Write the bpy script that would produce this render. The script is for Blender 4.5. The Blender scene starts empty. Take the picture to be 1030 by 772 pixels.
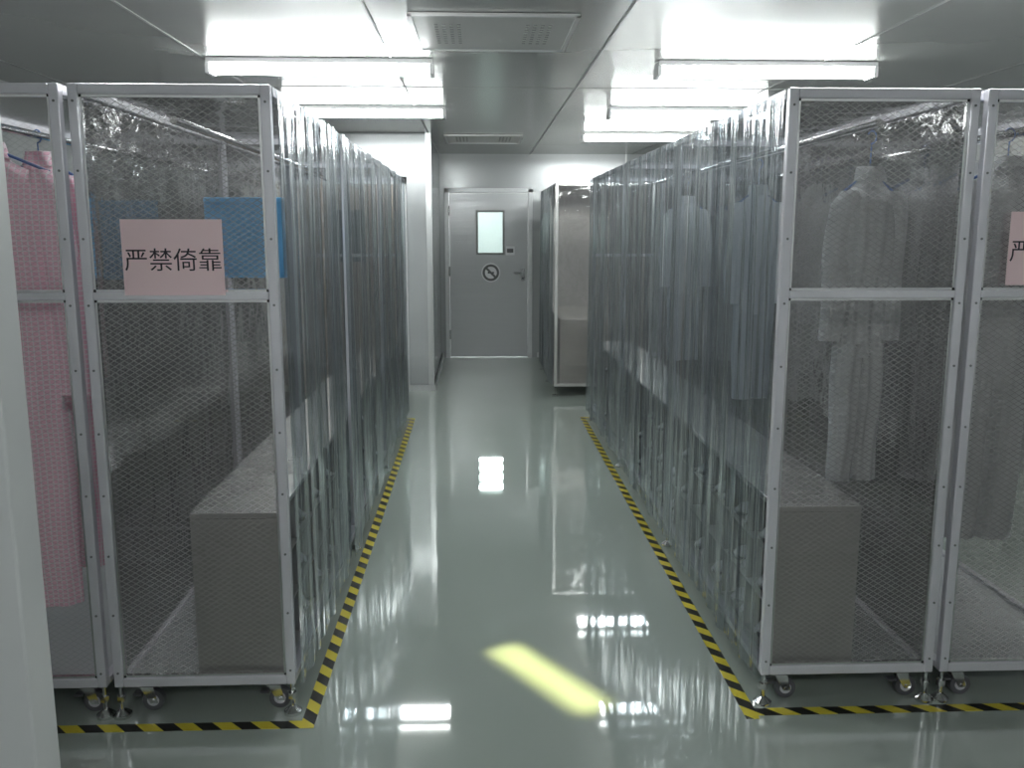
import bpy, math, random
from mathutils import Vector, Matrix
random.seed(7)
S = bpy.context.scene
S.view_settings.view_transform = 'Standard'

# ------------------------------------------------------------------ materials
def new_mat(name):
    m = bpy.data.materials.new(name); m.use_nodes = True
    nt = m.node_tree; nt.nodes.clear()
    out = nt.nodes.new('ShaderNodeOutputMaterial')
    return m, nt, out

def N(nt, t, **kw):
    n = nt.nodes.new(t)
    for k, v in kw.items(): setattr(n, k, v)
    return n

def math_n(nt, op, a=None, b=None, clamp=False):
    n = nt.nodes.new('ShaderNodeMath'); n.operation = op; n.use_clamp = clamp
    for i, v in enumerate((a, b)):
        if v is None: continue
        if hasattr(v, 'links'): nt.links.new(v, n.inputs[i])
        else: n.inputs[i].default_value = v
    return n.outputs[0]

def pbr(name, col, rough=0.5, metal=0.0, spec=0.5, ior=None, bump=None, var=None, coat=0.0, coat_r=0.05, sub=None):
    m, nt, out = new_mat(name)
    p = N(nt, 'ShaderNodeBsdfPrincipled')
    p.inputs['Base Color'].default_value = (*col, 1)
    p.inputs['Roughness'].default_value = rough
    p.inputs['Metallic'].default_value = metal
    p.inputs['Specular IOR Level'].default_value = spec
    p.inputs['Coat Weight'].default_value = coat
    p.inputs['Coat Roughness'].default_value = coat_r
    if ior: p.inputs['IOR'].default_value = ior
    tc = N(nt, 'ShaderNodeTexCoord')
    if bump:
        sc, strength, dist, stretch = bump
        mp = N(nt, 'ShaderNodeMapping'); mp.inputs['Scale'].default_value = stretch
        nz = N(nt, 'ShaderNodeTexNoise'); nz.inputs['Scale'].default_value = sc; nz.inputs['Detail'].default_value = 3
        nt.links.new(tc.outputs['Object'], mp.inputs[0]); nt.links.new(mp.outputs[0], nz.inputs['Vector'])
        b = N(nt, 'ShaderNodeBump'); b.inputs['Strength'].default_value = strength; b.inputs['Distance'].default_value = dist
        nt.links.new(nz.outputs['Fac'], b.inputs['Height']); nt.links.new(b.outputs[0], p.inputs['Normal'])
        if coat: nt.links.new(b.outputs[0], p.inputs['Coat Normal'])
    if var:
        sc, amt = var
        nz = N(nt, 'ShaderNodeTexNoise'); nz.inputs['Scale'].default_value = sc; nz.inputs['Detail'].default_value = 5
        nt.links.new(tc.outputs['Object'], nz.inputs['Vector'])
        r = N(nt, 'ShaderNodeValToRGB')
        r.color_ramp.elements[0].position = 0.3; r.color_ramp.elements[1].position = 0.7
        r.color_ramp.elements[0].color = (*[c*(1-amt) for c in col], 1)
        r.color_ramp.elements[1].color = (*[min(1, c*(1+amt)) for c in col], 1)
        nt.links.new(nz.outputs['Fac'], r.inputs[0]); nt.links.new(r.outputs[0], p.inputs['Base Color'])
    nt.links.new(p.outputs[0], out.inputs[0])
    return m

def emis(name, col, st):
    m, nt, out = new_mat(name)
    e = N(nt, 'ShaderNodeEmission'); e.inputs[0].default_value = (*col, 1); e.inputs[1].default_value = st
    nt.links.new(e.outputs[0], out.inputs[0]); return m

M_floor = pbr('epoxy_floor', (0.40, 0.45, 0.412), 0.03, 0, 0.5, ior=2.8, bump=(5.0, 0.04, 0.005, (1.6, .4, 1)), var=(0.8, 0.03))
M_ceil = pbr('ceiling_panel', (0.47, 0.48, 0.465), 0.22, 0.5, 0.6, var=(0.7, 0.10), bump=(1.2, 0.18, 0.02, (1, 1, 1)))
M_wall = pbr('wall_panel', (0.27, 0.285, 0.285), 0.3, 0, 0.5, var=(1.0, 0.04))
M_wall_w = pbr('wall_panel_white', (0.43, 0.445, 0.45), 0.2, 0.15, 0.6, var=(1.0, 0.03), bump=(1.5, .15, .02, (2, 2, .4)))
M_jamb = pbr('entrance_panel_white', (0.62, 0.63, 0.635), 0.4, 0, 0.5, var=(1.0, 0.03))
M_trim = pbr('aluminium_trim', (0.62, 0.63, 0.63), 0.3, 0.6)
M_frame = pbr('coated_aluminium', (0.78, 0.77, 0.82), 0.26, 0.35, 0.5, var=(6, 0.05))
M_steel = pbr('stainless_steel', (0.70, 0.69, 0.67), 0.24, 0.65, bump=(10, 0.2, 0.01, (1, 1, 9)), var=(3, 0.15))
M_chrome = pbr('chrome', (0.7, 0.7, 0.7), 0.12, 1.0)
M_wheel = pbr('grey_wheel', (0.10, 0.10, 0.11), 0.4)
M_door = pbr('door_leaf_paint', (0.56, 0.57, 0.58), 0.22, 0.2, 0.6, bump=(2.0, 0.14, 0.03, (0.5, 1, 4)))
M_doorfr = pbr('door_frame', (0.64, 0.65, 0.66), 0.35, 0.3)
M_brown = pbr('brown_door_leaf', (0.30, 0.25, 0.21), 0.3, 0.4)  # brown-grey colour of the side door leaf
M_dark = pbr('dark_gasket', (0.05, 0.055, 0.06), 0.5)
M_gask = pbr('grey_gasket', (0.22, 0.23, 0.22), 0.5)
M_lampb = pbr('lamp_housing', (0.8, 0.8, 0.8), 0.4)
M_tube = emis('fluorescent_tube_glow', (0.94, 0.99, 0.98), 64)
M_sign = pbr('pink_paper', (0.95, 0.72, 0.74), 0.7)
M_ink = pbr('black_ink', (0.03, 0.02, 0.03), 0.7)
M_white_cloth = pbr('white_cleanroom_cloth', (0.66, 0.67, 0.69), 0.8, bump=(30, 0.2, 0.005, (1, 1, 1)))
M_blue = pbr('blue_plastic', (0.19, 0.55, 0.97), 0.5, var=(5, 0.08))
M_blue_h = pbr('blue_hanger_plastic', (0.06, 0.13, 0.35), 0.4)
M_shoe = pbr('white_shoe', (0.55, 0.56, 0.57), 0.5)
M_tray = pbr('cage_tray', (0.66, 0.67, 0.69), 0.2, 0.4)
M_vent = pbr('vent_cover', (0.50, 0.50, 0.49), 0.4, 0.1)
M_slot = pbr('vent_slot_dark', (0.12, 0.12, 0.12), 0.6)

def grid_cloth():
    m, nt, out = new_mat('pink_grid_cloth')
    p = N(nt, 'ShaderNodeBsdfPrincipled'); p.inputs['Roughness'].default_value = 0.85
    tc = N(nt, 'ShaderNodeTexCoord'); sp = N(nt, 'ShaderNodeSeparateXYZ'); nt.links.new(tc.outputs['Object'], sp.inputs[0])
    def line(o):
        f = math_n(nt, 'FRACT', math_n(nt, 'DIVIDE', o, 0.016)); return math_n(nt, 'LESS_THAN', f, 0.22)
    l = math_n(nt, 'MAXIMUM', line(sp.outputs[0]), line(sp.outputs[2]))
    mx = N(nt, 'ShaderNodeMix', data_type='RGBA')
    mx.inputs[6].default_value = (0.97, 0.62, 0.73, 1); mx.inputs[7].default_value = (0.98, 0.86, 0.90, 1)
    nt.links.new(l, mx.inputs[0]); nt.links.new(mx.outputs[2], p.inputs['Base Color'])
    nt.links.new(p.outputs[0], out.inputs[0]); return m
M_pink = grid_cloth()

def tape_mat():
    m, nt, out = new_mat('hazard_tape')
    p = N(nt, 'ShaderNodeBsdfPrincipled'); p.inputs['Roughness'].default_value = 0.35
    tc = N(nt, 'ShaderNodeTexCoord'); sp = N(nt, 'ShaderNodeSeparateXYZ'); nt.links.new(tc.outputs['Object'], sp.inputs[0])
    s = math_n(nt, 'ADD', sp.outputs[0], sp.outputs[1])
    f = math_n(nt, 'FRACT', math_n(nt, 'DIVIDE', s, 0.125)); l = math_n(nt, 'LESS_THAN', f, 0.5)
    mx = N(nt, 'ShaderNodeMix', data_type='RGBA')
    mx.inputs[6].default_value = (0.015, 0.015, 0.015, 1); mx.inputs[7].default_value = (0.66, 0.55, 0.05, 1)
    nt.links.new(l, mx.inputs[0]); nt.links.new(mx.outputs[2], p.inputs['Base Color'])
    nt.links.new(p.outputs[0], out.inputs[0]); return m
M_tape = tape_mat()

def pvc_mat():
    m, nt, out = new_mat('clear_pvc_curtain')
    tc = N(nt, 'ShaderNodeTexCoord')
    mp = N(nt, 'ShaderNodeMapping'); mp.inputs['Scale'].default_value = (1, 10, 0.35)
    nt.links.new(tc.outputs['Object'], mp.inputs[0])
    nz = N(nt, 'ShaderNodeTexNoise'); nz.inputs['Scale'].default_value = 2.0; nz.inputs['Detail'].default_value = 2
    nz.inputs['Distortion'].default_value = 0.3
    nt.links.new(mp.outputs[0], nz.inputs['Vector'])
    b = N(nt, 'ShaderNodeBump'); b.inputs['Strength'].default_value = 0.9; b.inputs['Distance'].default_value = 0.04
    nt.links.new(nz.outputs['Fac'], b.inputs['Height'])
    lw = N(nt, 'ShaderNodeLayerWeight'); lw.inputs['Blend'].default_value = 0.5; nt.links.new(b.outputs[0], lw.inputs['Normal'])
    f = math_n(nt, 'POWER', lw.outputs['Facing'], 2.5)
    f = math_n(nt, 'ADD', math_n(nt, 'MULTIPLY', f, 0.85), 0.12, True)
    tr = N(nt, 'ShaderNodeBsdfTransparent'); tr.inputs[0].default_value = (0.50, 0.54, 0.57, 1)
    gl = N(nt, 'ShaderNodeBsdfGlossy'); gl.inputs[0].default_value = (0.96, 0.99, 1.0, 1); gl.inputs['Roughness'].default_value = 0.16
    nt.links.new(b.outputs[0], gl.inputs['Normal'])
    df = N(nt, 'ShaderNodeBsdfDiffuse'); df.inputs[0].default_value = (0.62, 0.66, 0.69, 1)
    nt.links.new(b.outputs[0], df.inputs['Normal'])
    m1 = N(nt, 'ShaderNodeMixShader'); m1.inputs[0].default_value = 0.10
    nt.links.new(tr.outputs[0], m1.inputs[1]); nt.links.new(df.outputs[0], m1.inputs[2])
    m2 = N(nt, 'ShaderNodeMixShader'); nt.links.new(f, m2.inputs[0])
    nt.links.new(m1.outputs[0], m2.inputs[1]); nt.links.new(gl.outputs[0], m2.inputs[2])
    nt.links.new(m2.outputs[0], out.inputs[0]); return m
M_pvc = pvc_mat()

def grid_sheet(name, axis, tint, pitch=0.030, lw_=0.13, linemix=0.36, haze=0.03, gloss=0.05):
    m, nt, out = new_mat(name)
    tc = N(nt, 'ShaderNodeTexCoord'); sp = N(nt, 'ShaderNodeSeparateXYZ'); nt.links.new(tc.outputs['Object'], sp.inputs[0])
    a, b_ = {'xz': (0, 2), 'yz': (1, 2), 'xy': (0, 1)}[axis]
    U = math_n(nt, 'DIVIDE', sp.outputs[a], pitch); V = math_n(nt, 'DIVIDE', sp.outputs[b_], pitch*0.62)
    def line(o):
        return math_n(nt, 'LESS_THAN', math_n(nt, 'FRACT', o), lw_)
    l = math_n(nt, 'MAXIMUM', line(math_n(nt, 'ADD', U, V)), line(math_n(nt, 'SUBTRACT', U, V)))
    l = math_n(nt, 'ADD', math_n(nt, 'MULTIPLY', l, linemix-haze), haze)
    nz = N(nt, 'ShaderNodeTexNoise'); nz.inputs['Scale'].default_value = 4.0; nz.inputs['Detail'].default_value = 3
    nt.links.new(tc.outputs['Object'], nz.inputs['Vector'])
    b = N(nt, 'ShaderNodeBump'); b.inputs['Strength'].default_value = 0.5; b.inputs['Distance'].default_value = 0.04
    nt.links.new(nz.outputs['Fac'], b.inputs['Height'])
    tr = N(nt, 'ShaderNodeBsdfTransparent'); tr.inputs[0].default_value = (*tint, 1)
    df = N(nt, 'ShaderNodeBsdfDiffuse'); df.inputs[0].default_value = (0.60, 0.59, 0.58, 1)
    gl = N(nt, 'ShaderNodeBsdfGlossy'); gl.inputs['Roughness'].default_value = 0.10
    nt.links.new(b.outputs[0], gl.inputs['Normal'])
    m1 = N(nt, 'ShaderNodeMixShader'); nt.links.new(l, m1.inputs[0]); nt.links.new(tr.outputs[0], m1.inputs[1]); nt.links.new(df.outputs[0], m1.inputs[2])
    m2 = N(nt, 'ShaderNodeMixShader'); nt.links.new(m1.outputs[0], m2.inputs[1]); nt.links.new(gl.outputs[0], m2.inputs[2])
    lwt = N(nt, 'ShaderNodeLayerWeight'); lwt.inputs['Blend'].default_value = 0.5
    f = math_n(nt, 'POWER', lwt.outputs['Facing'], 3.0)
    f = math_n(nt, 'ADD', math_n(nt, 'MULTIPLY', f, 0.6), gloss, True)
    nt.links.new(f, m2.inputs[0]); nt.links.new(m2.outputs[0], out.inputs[0]); return m
M_gxz = grid_sheet('antistatic_grid_sheet_front', 'xz', (0.70, 0.685, 0.675), haze=.03, gloss=.10)
M_gxz2 = grid_sheet('antistatic_grid_sheet_front_clear', 'xz', (0.97, 0.96, 0.96), linemix=.2, haze=.02, gloss=.02)
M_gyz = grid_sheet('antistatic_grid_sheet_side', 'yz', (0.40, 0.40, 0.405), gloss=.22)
M_gxy = grid_sheet('antistatic_grid_sheet_roof', 'xy', (0.55, 0.56, 0.57), gloss=.18)

def glass():
    m, nt, out = new_mat('door_window_glass')
    tr = N(nt, 'ShaderNodeBsdfTransparent'); tr.inputs[0].default_value = (0.85, 0.92, 0.9, 1)
    gl = N(nt, 'ShaderNodeBsdfGlossy'); gl.inputs['Roughness'].default_value = 0.03
    mx = N(nt, 'ShaderNodeMixShader'); mx.inputs[0].default_value = 0.08
    nt.links.new(tr.outputs[0], mx.inputs[1]); nt.links.new(gl.outputs[0], mx.inputs[2]); nt.links.new(mx.outputs[0], out.inputs[0]); return m
M_glass = glass()

# ------------------------------------------------------------------ mesh builder
class B:
    def __init__(s): s.v = []; s.f = []; s.m = []; s.mats = []
    def mi(s, m):
        if m not in s.mats: s.mats.append(m)
        return s.mats.index(m)
    def box(s, x0, x1, y0, y1, z0, z1, m):
        i = len(s.v); k = s.mi(m)
        s.v += [(x0,y0,z0),(x1,y0,z0),(x1,y1,z0),(x0,y1,z0),(x0,y0,z1),(x1,y0,z1),(x1,y1,z1),(x0,y1,z1)]
        for q in ((0,3,2,1),(4,5,6,7),(0,1,5,4),(1,2,6,5),(2,3,7,6),(3,0,4,7)):
            s.f.append(tuple(i+a for a in q)); s.m.append(k)
    def quad(s, pts, m):
        i = len(s.v); s.v += pts; s.f.append(tuple(range(i, i+len(pts)))); s.m.append(s.mi(m))
    def cyl(s, p0, p1, r, m, seg=12, r1=None, cap=True):
        p0 = Vector(p0); p1 = Vector(p1); d = (p1-p0).normalized(); r1 = r if r1 is None else r1
        a = d.orthogonal().normalized(); b = d.cross(a); i = len(s.v); k = s.mi(m)
        for p, rr in ((p0, r), (p1, r1)):
            for j in range(seg):
                t = 2*math.pi*j/seg; s.v.append(tuple(p + a*math.cos(t)*rr + b*math.sin(t)*rr))
        for j in range(seg):
            n = (j+1) % seg; s.f.append((i+j, i+n, i+seg+n, i+seg+j)); s.m.append(k)
        if cap:
            s.f.append(tuple(i+j for j in reversed(range(seg)))); s.m.append(k)
            s.f.append(tuple(i+seg+j for j in range(seg))); s.m.append(k)
    def path(s, pts, r, m, seg=8):
        for a, b in zip(pts[:-1], pts[1:]): s.cyl(a, b, r, m, seg)
    def grid(s, fn, nu, nv, m, wrap=False):
        i = len(s.v); k = s.mi(m)
        for u in range(nu):
            for v in range(nv): s.v.append(tuple(fn(u, v)))
        for u in range(nu if wrap else nu-1):
            un = (u+1) % nu
            for v in range(nv-1):
                s.f.append((i+u*nv+v, i+un*nv+v, i+un*nv+v+1, i+u*nv+v+1)); s.m.append(k)
    def build(s, name, parent=None, smooth=False, bevel=0, loc=None, rotz=0):
        me = bpy.data.meshes.new(name); me.from_pydata(s.v, [], s.f)
        for m in s.mats: me.materials.append(m)
        for p, k in zip(me.polygons, s.m): p.material_index = k; p.use_smooth = smooth
        me.update()
        o = bpy.data.objects.new(name, me); S.collection.objects.link(o)
        if loc: o.location = loc
        o.rotation_euler[2] = rotz
        if parent: o.parent = parent
        if bevel:
            md = o.modifiers.new('bevel', 'BEVEL'); md.width = bevel; md.segments = 2; md.limit_method = 'ANGLE'
        return o

def empty(name, loc=(0, 0, 0)):
    e = bpy.data.objects.new(name, None); S.collection.objects.link(e); e.location = loc; e.empty_display_size = 0.1
    return e

# ------------------------------------------------------------------ room
XL, XR, YB, YF, H, YP = -3.0, 3.7, -2.2, 11.4, 2.54, 17.0
b = B(); b.box(XL-.1, XR+.1, YB-.1, YP+.1, -0.1, 0, M_floor); b.build('floor')
b = B(); b.box(XL-.1, XR+.1, YB-.1, YP+.1, H, H+.1, M_ceil)
b.build('ceiling')
b = B()
for x in (-2.65, -1.5, -0.47, 0.66, 1.95, 3.1):
    b.box(x-.006, x+.006, YB, YF, H-.003, H, M_gask)
for y in (3.0, 6.2, 10.2):
    b.box(XL, XR, y-.004, y+.004, H-.0025, H, M_gask)
b.build('trim_ceiling_seams')
b = B(); b.box(XL-.1, XL, YB, YP, 0, H, M_wall); b.build('wall_left')
b = B(); b.box(XR, XR+.1, YB, YP, 0, H, M_wall); b.build('wall_right')
b = B(); b.box(XL, XR, YB-.1, YB, 0, H, M_jamb); b.build('wall_back')
DX0, DX1, DH = -0.40, 0.69, 2.12
b = B()
b.box(-0.46, DX0, YF, YF+.08, 0, H, M_wall_w); b.box(DX1, XR, YF, YF+.08, 0, H, M_wall_w); b.box(DX0, DX1, YF, YF+.08, DH, H, M_wall_w)
b.box(1.85, 1.87, YF-.003, YF, 0, H, M_trim)
b.build('wall_front')
b = B(); b.box(XL, XR, YP, YP+.1, 0, H, M_jamb); b.build('wall_passage')
b = B(); b.box(XL, -0.46, 9.0, YP, 0, H, M_wall_w)
b.build('wall_partition', bevel=0.02)
b = B(); b.box(-0.46, -0.445, 9.0, 9.05, 0, H, M_trim); b.box(-0.50, -0.445, 8.99, 9.0, 0, H, M_trim)
b.build('trim_partition_corner')
b = B(); b.box(XL, -.445, 8.975, 8.99, 0, .06, M_trim); b.box(-.445, -.43, 8.99, YF, 0, .06, M_trim); b.box(.76, XR, YF-.02, YF, 0, .06, M_trim)
b.build('baseboard_front')
EX0, EX1 = -0.637, 1.45
b = B(); b.box(XL, EX0, 1.2, 1.27, 0, H, M_jamb); b.box(EX1, XR, 1.2, 1.27, 0, H, M_jamb); b.box(EX0, EX1, 1.2, 1.27, 2.2, H, M_jamb)
b.build('wall_entrance', bevel=0.004)

# far door
e = empty('door_1', (0, 0, 0))
b = B()
y0, y1 = YF-.03, YF+.09
b.box(DX0-.005, DX0+.05, y0, y1, 0, DH, M_doorfr); b.box(DX1-.05, DX1+.005, y0, y1, 0, DH, M_doorfr); b.box(DX0-.005, DX1+.005, y0, y1, DH-.05, DH+.005, M_doorfr)
b.build('frame', e, bevel=.004)
lx0, lx1, ly0, ly1, lz1 = DX0+.055, DX1-.055, YF, YF+.045, DH-.055
wx0, wx1, wz0, wz1 = 0.0, 0.33, 1.32, 1.84
b = B()
b.box(lx0, wx0, ly0, ly1, .012, lz1, M_door); b.box(wx1, lx1, ly0, ly1, .012, lz1, M_door)
b.box(wx0, wx1, ly0, ly1, .012, wz0, M_door); b.box(wx0, wx1, ly0, ly1, wz1, lz1, M_door)
b.build('leaf', e)
b = B()
for q in ((wx0-.015, wx0+.01, wz0-.015, wz1+.015), (wx1-.01, wx1+.015, wz0-.015, wz1+.015), (wx0, wx1, wz0-.015, wz0+.01), (wx0, wx1, wz1-.01, wz1+.015)):
    b.box(q[0], q[1], ly0-.012, ly1+.01, q[2], q[3], M_gask)
b.build('window_gasket', e)
b = B(); b.box(wx0, wx1, ly0+.02, ly0+.026, wz0, wz1, M_glass); b.build('window_pane', e)
b = B()
b.cyl((.17, ly0-.004, 1.08), (.17, ly0, 1.08), .12, M_jamb, 40)
b.cyl((.17, ly0-.006, 1.08), (.17, ly0-.004, 1.08), .105, M_slot, 40)
b.cyl((.17, ly0-.008, 1.08), (.17, ly0-.006, 1.08), .075, M_trim, 40)
t = .06
b.quad([(.17-t-.01, ly0-.0095, 1.08+t-.01), (.17-t+.01, ly0-.0095, 1.08+t+.01), (.17+t+.01, ly0-.0095, 1.08-t+.01), (.17+t-.01, ly0-.0095, 1.08-t-.01)], M_slot)
b.box(.13, .21, ly0-.0092, ly0-.008, 1.07, 1.09, M_dark)
b.build('prohibition_sign', e)
b = B(); b.box(.36, .47, ly0-.003, ly0, 1.30, 1.41, M_jamb); b.box(.375, .455, ly0-.004, ly0-.003, 1.33, 1.38, M_slot); b.build('notice_sticker', e)
b = B()
b.box(.55, .60, ly0-.01, ly0, .98, 1.14, M_chrome); b.cyl((.575, ly0-.06, 1.08), (.575, ly0, 1.08), .011, M_chrome); b.cyl((.46, ly0-.06, 1.08), (.585, ly0-.06, 1.08), .011, M_chrome)
b.cyl((.575, ly0-.015, 1.01), (.575, ly0, 1.01), .014, M_dark)
b.build('lever_handle', e)
b = B()
for z in (.3, 1.1, 1.85): b.cyl((DX0+.05, y0-.006, z-.06), (DX0+.05, y0-.006, z+.06), .012, M_chrome)
b.build('hinges', e)

# side door on the partition
e = empty('door_2')
b = B(); Y = 8.99
b.box(-1.75, -1.68, Y-.03, Y, 0, 2.12, M_doorfr); b.box(-.76, -.69, Y-.03, Y, 0, 2.12, M_doorfr); b.box(-1.75, -.69, Y-.03, Y, 2.05, 2.12, M_doorfr)
b.build('frame', e, bevel=.003)
b = B(); b.box(-1.68, -.76, Y-.02, Y, 0.01, 2.05, M_brown); b.build('leaf', e)
b = B(); b.box(-1.45, -1.10, Y-.028, Y-.02, 1.3, 1.8, M_dark); b.cyl((-.9, Y-.06, 1.03), (-.82, Y-.06, 1.03), .01, M_chrome); b.cyl((-.82, Y-.06, 1.03), (-.82, Y-.02, 1.03), .01, M_chrome); b.build('handle_and_window', e)

# ------------------------------------------------------------------ ceiling lamps
def lamp(x, y):
    e = empty('fluorescent_ceiling_lamp', (x, y, H))
    b = B(); b.box(-.62, .62, -.075, .075, -.03, -.003, M_lampb); b.box(-.625, -.60, -.07, .07, -.085, -.03, M_lampb); b.box(.60, .625, -.07, .07, -.085, -.03, M_lampb)
    b.build('housing', e, bevel=.004)
    b = B(); b.cyl((-.60, -.045, -.058), (.60, -.045, -.058), .019, M_tube, 12); b.cyl((-.60, .045, -.058), (.60, .045, -.058), .019, M_tube, 12)
    b.build('tubes', e, smooth=False)
for x, y in ((-.86, 3.35), (1.64, 3.35), (-.86, 5.25), (1.64, 5.25), (-.86, 7.15), (1.64, 7.15), (1.64, 8.9), (.3, -.8), (.25, 14.0), (.25, 14.6), (.25, 15.2), (.25, 15.8)):
    lamp(x, y)

# ceiling vents
def vent(x0, x1, y0, y1, small=False):
    e = empty('ceiling_air_vent', ((x0+x1)/2, (y0+y1)/2, H)); w = (x1-x0)/2; d = (y1-y0)/2
    b = B()
    b.box(-w, w, -d, d, -.012, -.003, M_vent)
    for q in ((-w, -w+.02, -d, d), (w-.02, w, -d, d), (-w, w, -d, -d+.02), (-w, w, d-.02, d)): b.box(*q, -.018, -.011, M_trim)
    b.build('cover', e)
    b = B()
    for sx in (-1, 1):
        for i in range(9):
            for j in range(4):
                cx = sx*(w-.17)+(j-1.5)*.035; cy = (i-4)*d*.13
                b.box(cx-.008, cx+.008, cy-.010*d*2, cy+.010*d*2, -.0135, -.0115, M_gask)
    b.build('perforations', e)
vent(-.30, .46, 4.12, 4.9)
vent(-.32, .46, 9.1, 9.9)

# ------------------------------------------------------------------ garment cages
CY0, CY1, CT, CB = 2.80, 7.50, 2.03, 0.11
POSTS = [CY0, CY0+1.567, CY0+3.133, CY1]
def folds(y, z, ph):
    a = .0055*math.sin(2*math.pi*y/.21+ph+.25*math.sin(z*1.3+y)) + .0040*math.sin(2*math.pi*y/.105+1.3*ph+.4*math.sin(z*1.4)) + .004*math.sin(y*9.1+z*1.1+ph)
    return a

def strip_curtain(b, xc, side, ya, yb, z0, z1, ph):
    """hanging PVC strips, each one lapped over its neighbour"""
    r = random.Random(int(ph*10)); W = .24; lap = .03; y = ya; k = 0
    while y < yb-.05:
        ye = min(yb, y+W+lap); off = .006+.010*(k % 2); nu = 24; nv = 9
        bow = r.uniform(.004, .014); tw = r.uniform(-.008, .008); p2 = r.uniform(0, 6)
        def fn(u, v):
            t = u/(nu-1); q = v/(nv-1); yy = y+(ye-y)*t; z = z0+(z1-z0)*q
            a = off+bow*math.sin(math.pi*t)*(1.2-.6*q)+tw*(t-.5)*(1-q)*2+folds(yy, z, ph+p2)*(1.1-.35*q)
            return (xc+side*(a+.006), yy, z)
        b.grid(fn, nu, nv, M_pvc)
        y += W; k += 1

def cage(name, x0, x1, side, outer_panel, curtain=True, sheet=None):
    sheet = sheet or M_gxz
    e = empty(name, ((x0+x1)/2, CY0, 0)); ox, oy = (x0+x1)/2, CY0
    w = (x1-x0)/2; L = CY1-CY0; p = .030
    b = B()
    ys = [y-oy for y in POSTS]
    for i, y in enumerate(ys):
        a, c = (y, y+p) if i < 3 else (y-p, y)
        for xa, xb in ((-w, -w+p), (w-p, w)): b.box(xa, xb, a, c, CB, CT, M_frame)
        b.box(-w+p, w-p, a, c, CT-p, CT, M_frame); b.box(-w+p, w-p, a, c, CB, CB+p, M_frame)
        if i in (0, 3): b.box(-w+p, w-p, a, c, 1.39, 1.39+p*.8, M_frame)
    for xa, xb in ((-w, -w+p), (w-p, w)):
        for y, yn in zip(ys[:-1], ys[1:]):
            ye = yn if yn < L-.01 else yn-p
            b.box(xa, xb, y+p, ye, CT-p, CT, M_frame); b.box(xa, xb, y+p, ye, CB, CB+p*.8, M_frame)
    b.build('frame', e, bevel=.003)
    b = B()
    for z0, z1 in ((CB+p, 1.39), (1.39+p*.8, CT-p)):
        t = .008
        for q in ((-w+p, -w+p+t, z0, z1), (w-p-t, w-p, z0, z1)): b.box(q[0], q[1], .008, .022, q[2], q[3], M_chrome)
        b.box(-w+p, w-p, .008, .022, z0, z0+t, M_chrome); b.box(-w+p, w-p, .008, .022, z1-t, z1, M_chrome)
    for xx in (-w+p/2, w-p/2):
        for k in range(10):
            z = CB+.05+k*(CT-CB-.1)/9; b.cyl((xx, -.002, z), (xx, 0, z), .004, M_slot, 8)
    b.build('panel_beads_and_screws', e)
    b = B()
    for z0, z1 in ((CB+p, 1.39), (1.39+p*.8, CT-p)):
        b.quad([(-w+p, .015, z0), (w-p, .015, z0), (w-p, .015, z1), (-w+p, .015, z1)], sheet)
    b.build('front_sheet', e)
    b = B(); b.quad([(-w+p, p, CT-.006), (w-p, p, CT-.006), (w-p, L-p, CT-.006), (-w+p, L-p, CT-.006)], M_gxy); b.build('roof_sheet', e)
    if outer_panel:
        xs = -w+.012 if side > 0 else w-.012
        b = B(); b.quad([(xs, p, CB+.02), (xs, L-p, CB+.02), (xs, L-p, CT-p), (xs, p, CT-p)], M_gyz); b.build('side_sheet', e)
    b = B(); b.box(-w+p, w-p, p, L-p, CB+.004, CB+.012, M_tray); b.build('bottom_tray', e)
    if curtain:
        b = B(); strip_curtain(b, side*w, side, .035, L-.005, CB-.02, CT-.012, 1.0+side*.7); b.build('pvc_curtain', e, smooth=True)
        b = B(); xa, xb = sorted((side*w, side*(w+.003))); b.box(xa, xb, .03, L, CT-.03, CT-.002, M_frame); b.build('curtain_clamp_rail', e)
    b = B()
    for i, y in enumerate(ys):
        yy = y+p/2 if i < 3 else y-p/2
        for sx in (-1, 1):
            fx = sx*(w-p/2)
            b.cyl((fx, yy, .012), (fx, yy, CB), .007, M_chrome, 10)
            b.cyl((fx, yy, .055), (fx, yy, .075), .015, M_chrome, 6)
            b.cyl((fx, yy, 0), (fx, yy, .010), .030, M_chrome, 20)
            b.cyl((fx, yy, .010), (fx, yy, .026), .030, M_chrome, 20, r1=.010)
    b.build('levelling_feet', e)
    b = B()
    for i, y in enumerate(ys):
        yy = y+p+.03 if i < 3 else y-p-.03
        for sx in (-1, 1):
            cx = sx*(w-.085)
            b.box(cx-.035, cx+.035, yy-.035, yy+.035, CB-.006, CB+.004, M_chrome)
            b.cyl((cx, yy, CB-.02), (cx, yy, CB-.006), .018, M_chrome, 14)
            for s2 in (-1, 1):
                b.quad([(cx-.022, yy+s2*.017, CB-.02), (cx+.022, yy+s2*.017, CB-.02), (cx+.038, yy+s2*.017, .028), (cx+.012, yy+s2*.017, .028)], M_chrome)
            b.box(cx-.022, cx+.022, yy-.017, yy+.017, CB-.023, CB-.02, M_chrome)
            b.cyl((cx+.02, yy-.012, .036), (cx+.02, yy+.012, .036), .036, M_wheel, 24)
            b.cyl((cx+.02, yy-.014, .036), (cx+.02, yy+.014, .036), .020, M_frame, 16)
            b.cyl((cx+.02, yy-.021, .036), (cx+.02, yy+.021, .036), .006, M_chrome, 10)
            b.box(cx-.045, cx-.015, yy-.014, yy+.014, .055, .062, M_wheel)
    b.build('casters', e)
    b = B(); b.cyl((0, p, 1.93), (0, L-p, 1.93), .0125, M_chrome, 12)
    for y in ys[1:3]: b.box(-.01, .01, y+.005, y+.025, 1.93, CT-p, M_chrome)
    b.build('hanging_rail', e)
    return e
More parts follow.
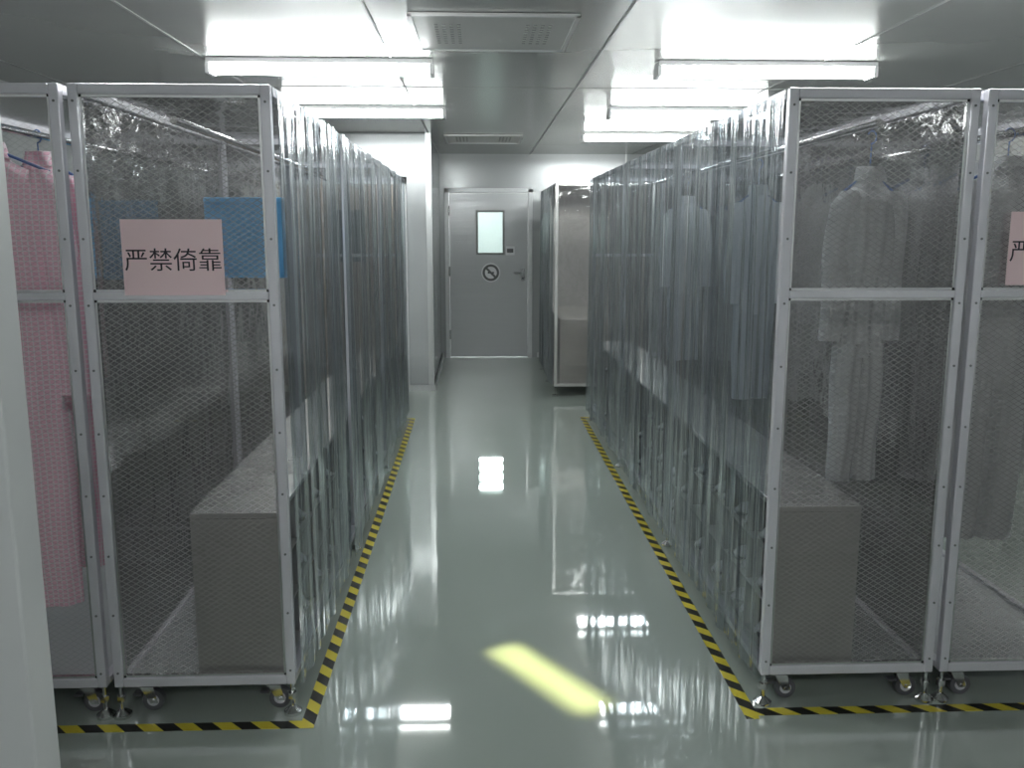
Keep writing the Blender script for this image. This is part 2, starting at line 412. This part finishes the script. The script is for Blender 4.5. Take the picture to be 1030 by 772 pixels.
LI = (-1.21, -.615); RI = (.955, 1.55); LO = (-1.83, -1.235); RO = (1.575, 2.17)
cage('garment_cage', *LI, 1, True)
cage('garment_cage', *RI, -1, True)
cage('garment_cage', *LO, -1, False, False, M_gxz2)
cage('garment_cage', *RO, 1, False, False)

# ------------------------------------------------------------------ shoe cabinets (benches) inside cages
def shoe(b, x, y, z, dirx):
    L = .24
    def fn(u, v):
        t = v/7; a = 2*math.pi*u/12
        wd = .038*(1-.25*math.cos(math.pi*t*1.2)) * (0.25 if v in (0, 7) else 1)
        ht = (.075-.045*t) * (0.5 if v in (0, 7) else 1)
        return (x+dirx*(t-.5)*L, y+wd*math.cos(a), z+.002+ht*.5*(1+math.sin(a)))
    b.grid(fn, 12, 8, M_shoe, wrap=True)
    b.box(x-L*.48, x+L*.48, y-.036, y+.036, z, z+.012, M_wheel)

def bench(x0, x1, open_side):
    e = empty('shoe_cabinet_bench', (x0, CY0+.045, CB+.012)); w = x1-x0; L = 4.55; h = .57; t = .012
    b = B()
    b.box(0, w, 0, L, h-.02, h, M_steel)
    b.box(0, w, 0, t, 0, h-.02, M_steel); b.box(0, w, L-t, L, 0, h-.02, M_steel)
    bx = (0, t) if open_side > 0 else (w-t, w)
    b.box(bx[0], bx[1], t, L-t, 0, h-.02, M_steel)
    n = 15
    xi = (t, w) if open_side > 0 else (0, w-t)
    for k in range(1, n): b.box(xi[0], xi[1], k*L/n-.005, k*L/n+.005, .0, h-.02, M_steel)
    for z in (.02, .20, .38): b.box(xi[0], xi[1], t, L-t, z-.006, z, M_steel)
    b.build('carcass', e, bevel=.002)
    b = B(); r = random.Random(3)
    for k in range(n):
        for z in (.021, .201, .381):
            if r.random() < .8:
                yc = (k+.5)*L/n
                for s in (-1, 1): shoe(b, w/2+open_side*.01, yc+s*.06, z, open_side)
    b.build('cleanroom_shoes', e, smooth=True)
bench(-.945, -.655, 1)
bench(.995, 1.285, -1)

# ------------------------------------------------------------------ garments
def garment(name, x, y, rot, mat, hmat, zt=1.80, zb=.62, hw=.15, seed=0, gap=0.0):
    r = random.Random(seed)
    e = empty(name, (x, y, 0)); e.rotation_euler[2] = rot
    b = B()
    def tube(fc, n=30, seg=44, nf=9, amp=.006, ph=0.0):
        def fn(u, v):
            t = v/(n-1); cx, cy, cz, a, d = fc(t); th = 2*math.pi*u/seg
            k = 1 + .22*math.sin(nf*th+ph+2.2*t)*min(1, .35+t) + .10*math.sin(5*th-3*t+ph)
            return (cx+a*math.cos(th)*(.9+.1*k), cy+d*math.sin(th)*k+amp*math.sin(9*t+ph), cz)
        b.grid(lambda u, v: fn(u, v), seg, n, mat, wrap=True)
    zc = zb+(zt-zb)*.42
    def sm(a, b_, t): t = max(0, min(1, t)); t = t*t*(3-2*t); return a+(b_-a)*t
    def torso(t):
        z = zt+(zc-zt)*t - (0)
        if t < .12: a = sm(.045, hw, t/.12); d = sm(.03, .055, t/.12)
        else: a = sm(hw, hw*.90, (t-.12)/.88); d = .055+.012*math.sin(6*t)
        return (0, 0, z, a, d)
    tube(torso, 34, 52, 9, .006, r.random()*6)
    for s in (-1, 1):
        p1 = r.random()*6
        tube(lambda t: (s*(hw*.45), .004*s, zc+.05+(zb-zc-.05)*t, hw*(.54-.10*t), .050-.012*t), 26, 32, 6, .006, p1)
        p2 = r.random()*6
        tube(lambda t: (s*(hw*.80+hw*.30*math.sin(min(1, t*1.5)*math.pi/2)), -.012, zt-.05-.56*(zt-zb)*.86*t, .012+(.047-.014*t)*min(1, t*8+.3), .036-.01*t), 24, 26, 5, .008, p2)
    tube(lambda t: (0, 0, zt+.035-.05*t, .048+.012*t, .032+.008*t), 6, 26, 3, .0, .3)
    b.build('cloth', e, smooth=True)
    b = B()
    zr = 1.93
    hk = [(0, 0, zt+.02), (0, 0, zr-.03)] + [(.017*math.sin(a)*1.0, 0, zr-.003+(-.022)*math.cos(a)) for a in [math.pi*k/8*1.35 for k in range(9)]]
    b.path(hk, .0025, hmat)
    b.path([(-hw*.95, 0, zt-.055), (0, 0, zt+.02), (hw*.95, 0, zt-.055)], .005, hmat)
    b.path([(-hw*.95, 0, zt-.055), (hw*.95, 0, zt-.055)], .004, hmat)
    b.build('hanger', e)
    return e
garment('white_cleanroom_coverall', 1.40, 3.22, .12, M_white_cloth, M_blue_h, 1.79, .68, .105, 1)
garment('white_cleanroom_coverall', 1.40, 4.5, .15, M_white_cloth, M_blue_h, 1.79, .75, .11, 3)
garment('white_cleanroom_coverall', 1.37, 5.9, .1, M_white_cloth, M_blue_h, 1.79, .75, .12, 4)
garment('white_cleanroom_coverall', 1.84, 3.12, -.15, M_white_cloth, M_blue_h, 1.82, .48, .145, 5)
garment('white_cleanroom_coverall', 1.86, 3.40, .2, M_white_cloth, M_blue_h, 1.82, .50, .15, 6)
garment('white_cleanroom_coverall', 1.86, 3.75, -.1, M_white_cloth, M_blue_h, 1.82, .50, .15, 7)
garment('white_cleanroom_coverall', 1.86, 4.5, -.1, M_white_cloth, M_blue_h, 1.82, .50, .15, 8)
garment('pink_cleanroom_coverall', -1.53, 2.95, .1, M_pink, M_blue_h, 1.84, .34, .185, 9)
garment('pink_cleanroom_coverall', -1.54, 3.30, -.2, M_pink, M_blue_h, 1.84, .36, .15, 10)

def board(x0, x1, y, z0, z1, railx):
    e = empty('blue_hanging_board', ((x0+x1)/2, y, z0)); w = (x1-x0)/2; h = z1-z0
    b = B(); b.box(-w, w, -.003, .003, 0, h, M_blue); b.box(-w, w, -.006, .006, h-.02, h, M_blue); b.build('sheet', e, bevel=.002)
    b = B()
    top = 1.93-z0
    for s in (-.7, .7): b.path([(s*w, 0, h), (railx-(x0+x1)/2, 0, top)], .0018, M_chrome)
    b.build('hanging_wires', e)
board(-.99, -.70, 3.35, 1.43, 1.72, -.9125)
board(-1.63, -1.38, 4.0, 1.39, 1.73, -1.5325)

# ------------------------------------------------------------------ signs
def sign(x0, x1, z0, z1):
    e = empty('pink_warning_sign', ((x0+x1)/2, CY0-.006, (z0+z1)/2)); w = (x1-x0)/2; h = (z1-z0)/2
    b = B(); b.box(-w, w, -.0006, .0006, -h, h, M_sign); b.build('paper', e)
    c = bpy.data.curves.new('characters', 'FONT'); c.body = '\u4e25\u7981\u501a\u9760'; c.size = .074; c.align_x = 'CENTER'; c.align_y = 'CENTER'; c.extrude = .0002
    c.materials.append(M_ink)
    o = bpy.data.objects.new('characters', c); S.collection.objects.link(o); o.parent = e
    o.location = (0, -.0012, -.012); o.rotation_euler = (math.pi/2, 0, 0)
sign(-1.08, -.775, 1.405, 1.635)
sign(1.675, 1.98, 1.43, 1.66)

# ------------------------------------------------------------------ hazard tape
b = B(); tw = .045; z = .0012
lx = -.545; rx = .885; ty = 2.715; te = 7.62
b.box(lx-tw, lx, ty, te, 0, z, M_tape); b.box(-2.6, lx-tw, ty, ty+tw, 0, z, M_tape); b.box(-2.6, lx-tw, te-tw, te, 0, z, M_tape)
b.build('hazard_floor_tape')
b = B()
b.box(rx, rx+tw, ty, te, 0, z, M_tape); b.box(rx+tw, 3.2, ty+.02, ty+.02+tw, 0, z, M_tape); b.box(rx+tw, 3.2, te-tw, te, 0, z, M_tape)
b.build('hazard_floor_tape')

# ------------------------------------------------------------------ far stainless cabinet on the right
e = empty('stainless_display_cabinet', (.74, 8.6, 0)); W, L, HH = .95, 1.75, 2.05; p = .03
b = B()
for xa in (0, W-p):
    for ya in (0, L/2-p/2, L-p): b.box(xa, xa+p, ya, ya+p, .1, HH, M_steel)
    b.box(xa, xa+p, p, L-p, HH-p, HH, M_steel); b.box(xa, xa+p, p, L-p, .1, .1+p, M_steel)
for ya in (0, L-p):
    b.box(p, W-p, ya, ya+p, HH-p, HH, M_steel); b.box(p, W-p, ya, ya+p, .1, .1+p, M_steel)
b.build('frame', e, bevel=.002)
b = B(); b.quad([(p, .012, .13), (W-p, .012, .13), (W-p, .012, HH-p), (p, .012, HH-p)], M_gxz); b.build('front_sheet', e)
b = B(); b.box(W-.02, W-.01, p, L-p, .13, HH-p, M_steel); b.box(p, W-p, L-.02, L-.01, .13, HH-p, M_steel); b.box(.01, W-p, p, L-p, HH-.01, HH-.005, M_steel)
b.box(p, W-.03, p, L-p, .12, .13, M_steel)
b.build('steel_panels', e)
b = B(); b.box(.06, W-.05, .04, L-.04, .131, .75, M_steel); b.build('inner_bench', e)
b = B(); strip_curtain(b, 0, -1, .03, L, .11, HH-.02, 2.0); b.build('pvc_curtain', e, smooth=True)
b = B()
for xa in (.015, W-.015):
    for ya in (.015, L/2, L-.015):
        b.cyl((xa, ya, .01), (xa, ya, .1), .008, M_chrome); b.cyl((xa, ya, 0), (xa, ya, .02), .03, M_chrome, 16)
b.build('levelling_feet', e)

# ------------------------------------------------------------------ yellow light strip on the floor: narrow-beam area light added at the ceiling
e = empty('added_yellow_patch_light', (.24, 3.03, H))
ang = math.atan2(-.52, .34)
e.rotation_euler[2] = ang
b = B(); b.box(-.33, .33, -.08, .08, -.02, -.003, M_lampb); b.build('housing', e)  # made-up housing around the added yellow light
l = bpy.data.lights.new('beam', 'AREA'); l.shape = 'RECTANGLE'; l.size = .56; l.size_y = .13; l.energy = .72; l.color = (1, .98, .38); l.spread = math.radians(3.0)
o = bpy.data.objects.new('beam', l); S.collection.objects.link(o); o.parent = e; o.location = (0, 0, -.022)

# ------------------------------------------------------------------ world
w = bpy.data.worlds.new('world'); S.world = w; w.use_nodes = True
w.node_tree.nodes['Background'].inputs[0].default_value = (.5, .52, .55, 1); w.node_tree.nodes['Background'].inputs[1].default_value = .3

# ------------------------------------------------------------------ camera
f = 900.0
cam = bpy.data.cameras.new('camera'); co = bpy.data.objects.new('camera', cam); S.collection.objects.link(co)
cam.sensor_width = 36; cam.sensor_fit = 'HORIZONTAL'; cam.lens = f/1030*36; cam.clip_start = .02
th = math.radians(9.7); ps = math.radians(2.2)
F = Vector((math.sin(ps)*math.cos(th), math.cos(ps)*math.cos(th), -math.sin(th)))
R = Vector((math.cos(ps), -math.sin(ps), 0)); U = R.cross(F)
co.matrix_world = Matrix(((R.x, U.x, -F.x, 0), (R.y, U.y, -F.y, 0), (R.z, U.z, -F.z, 1.6), (0, 0, 0, 1)))
S.camera = co
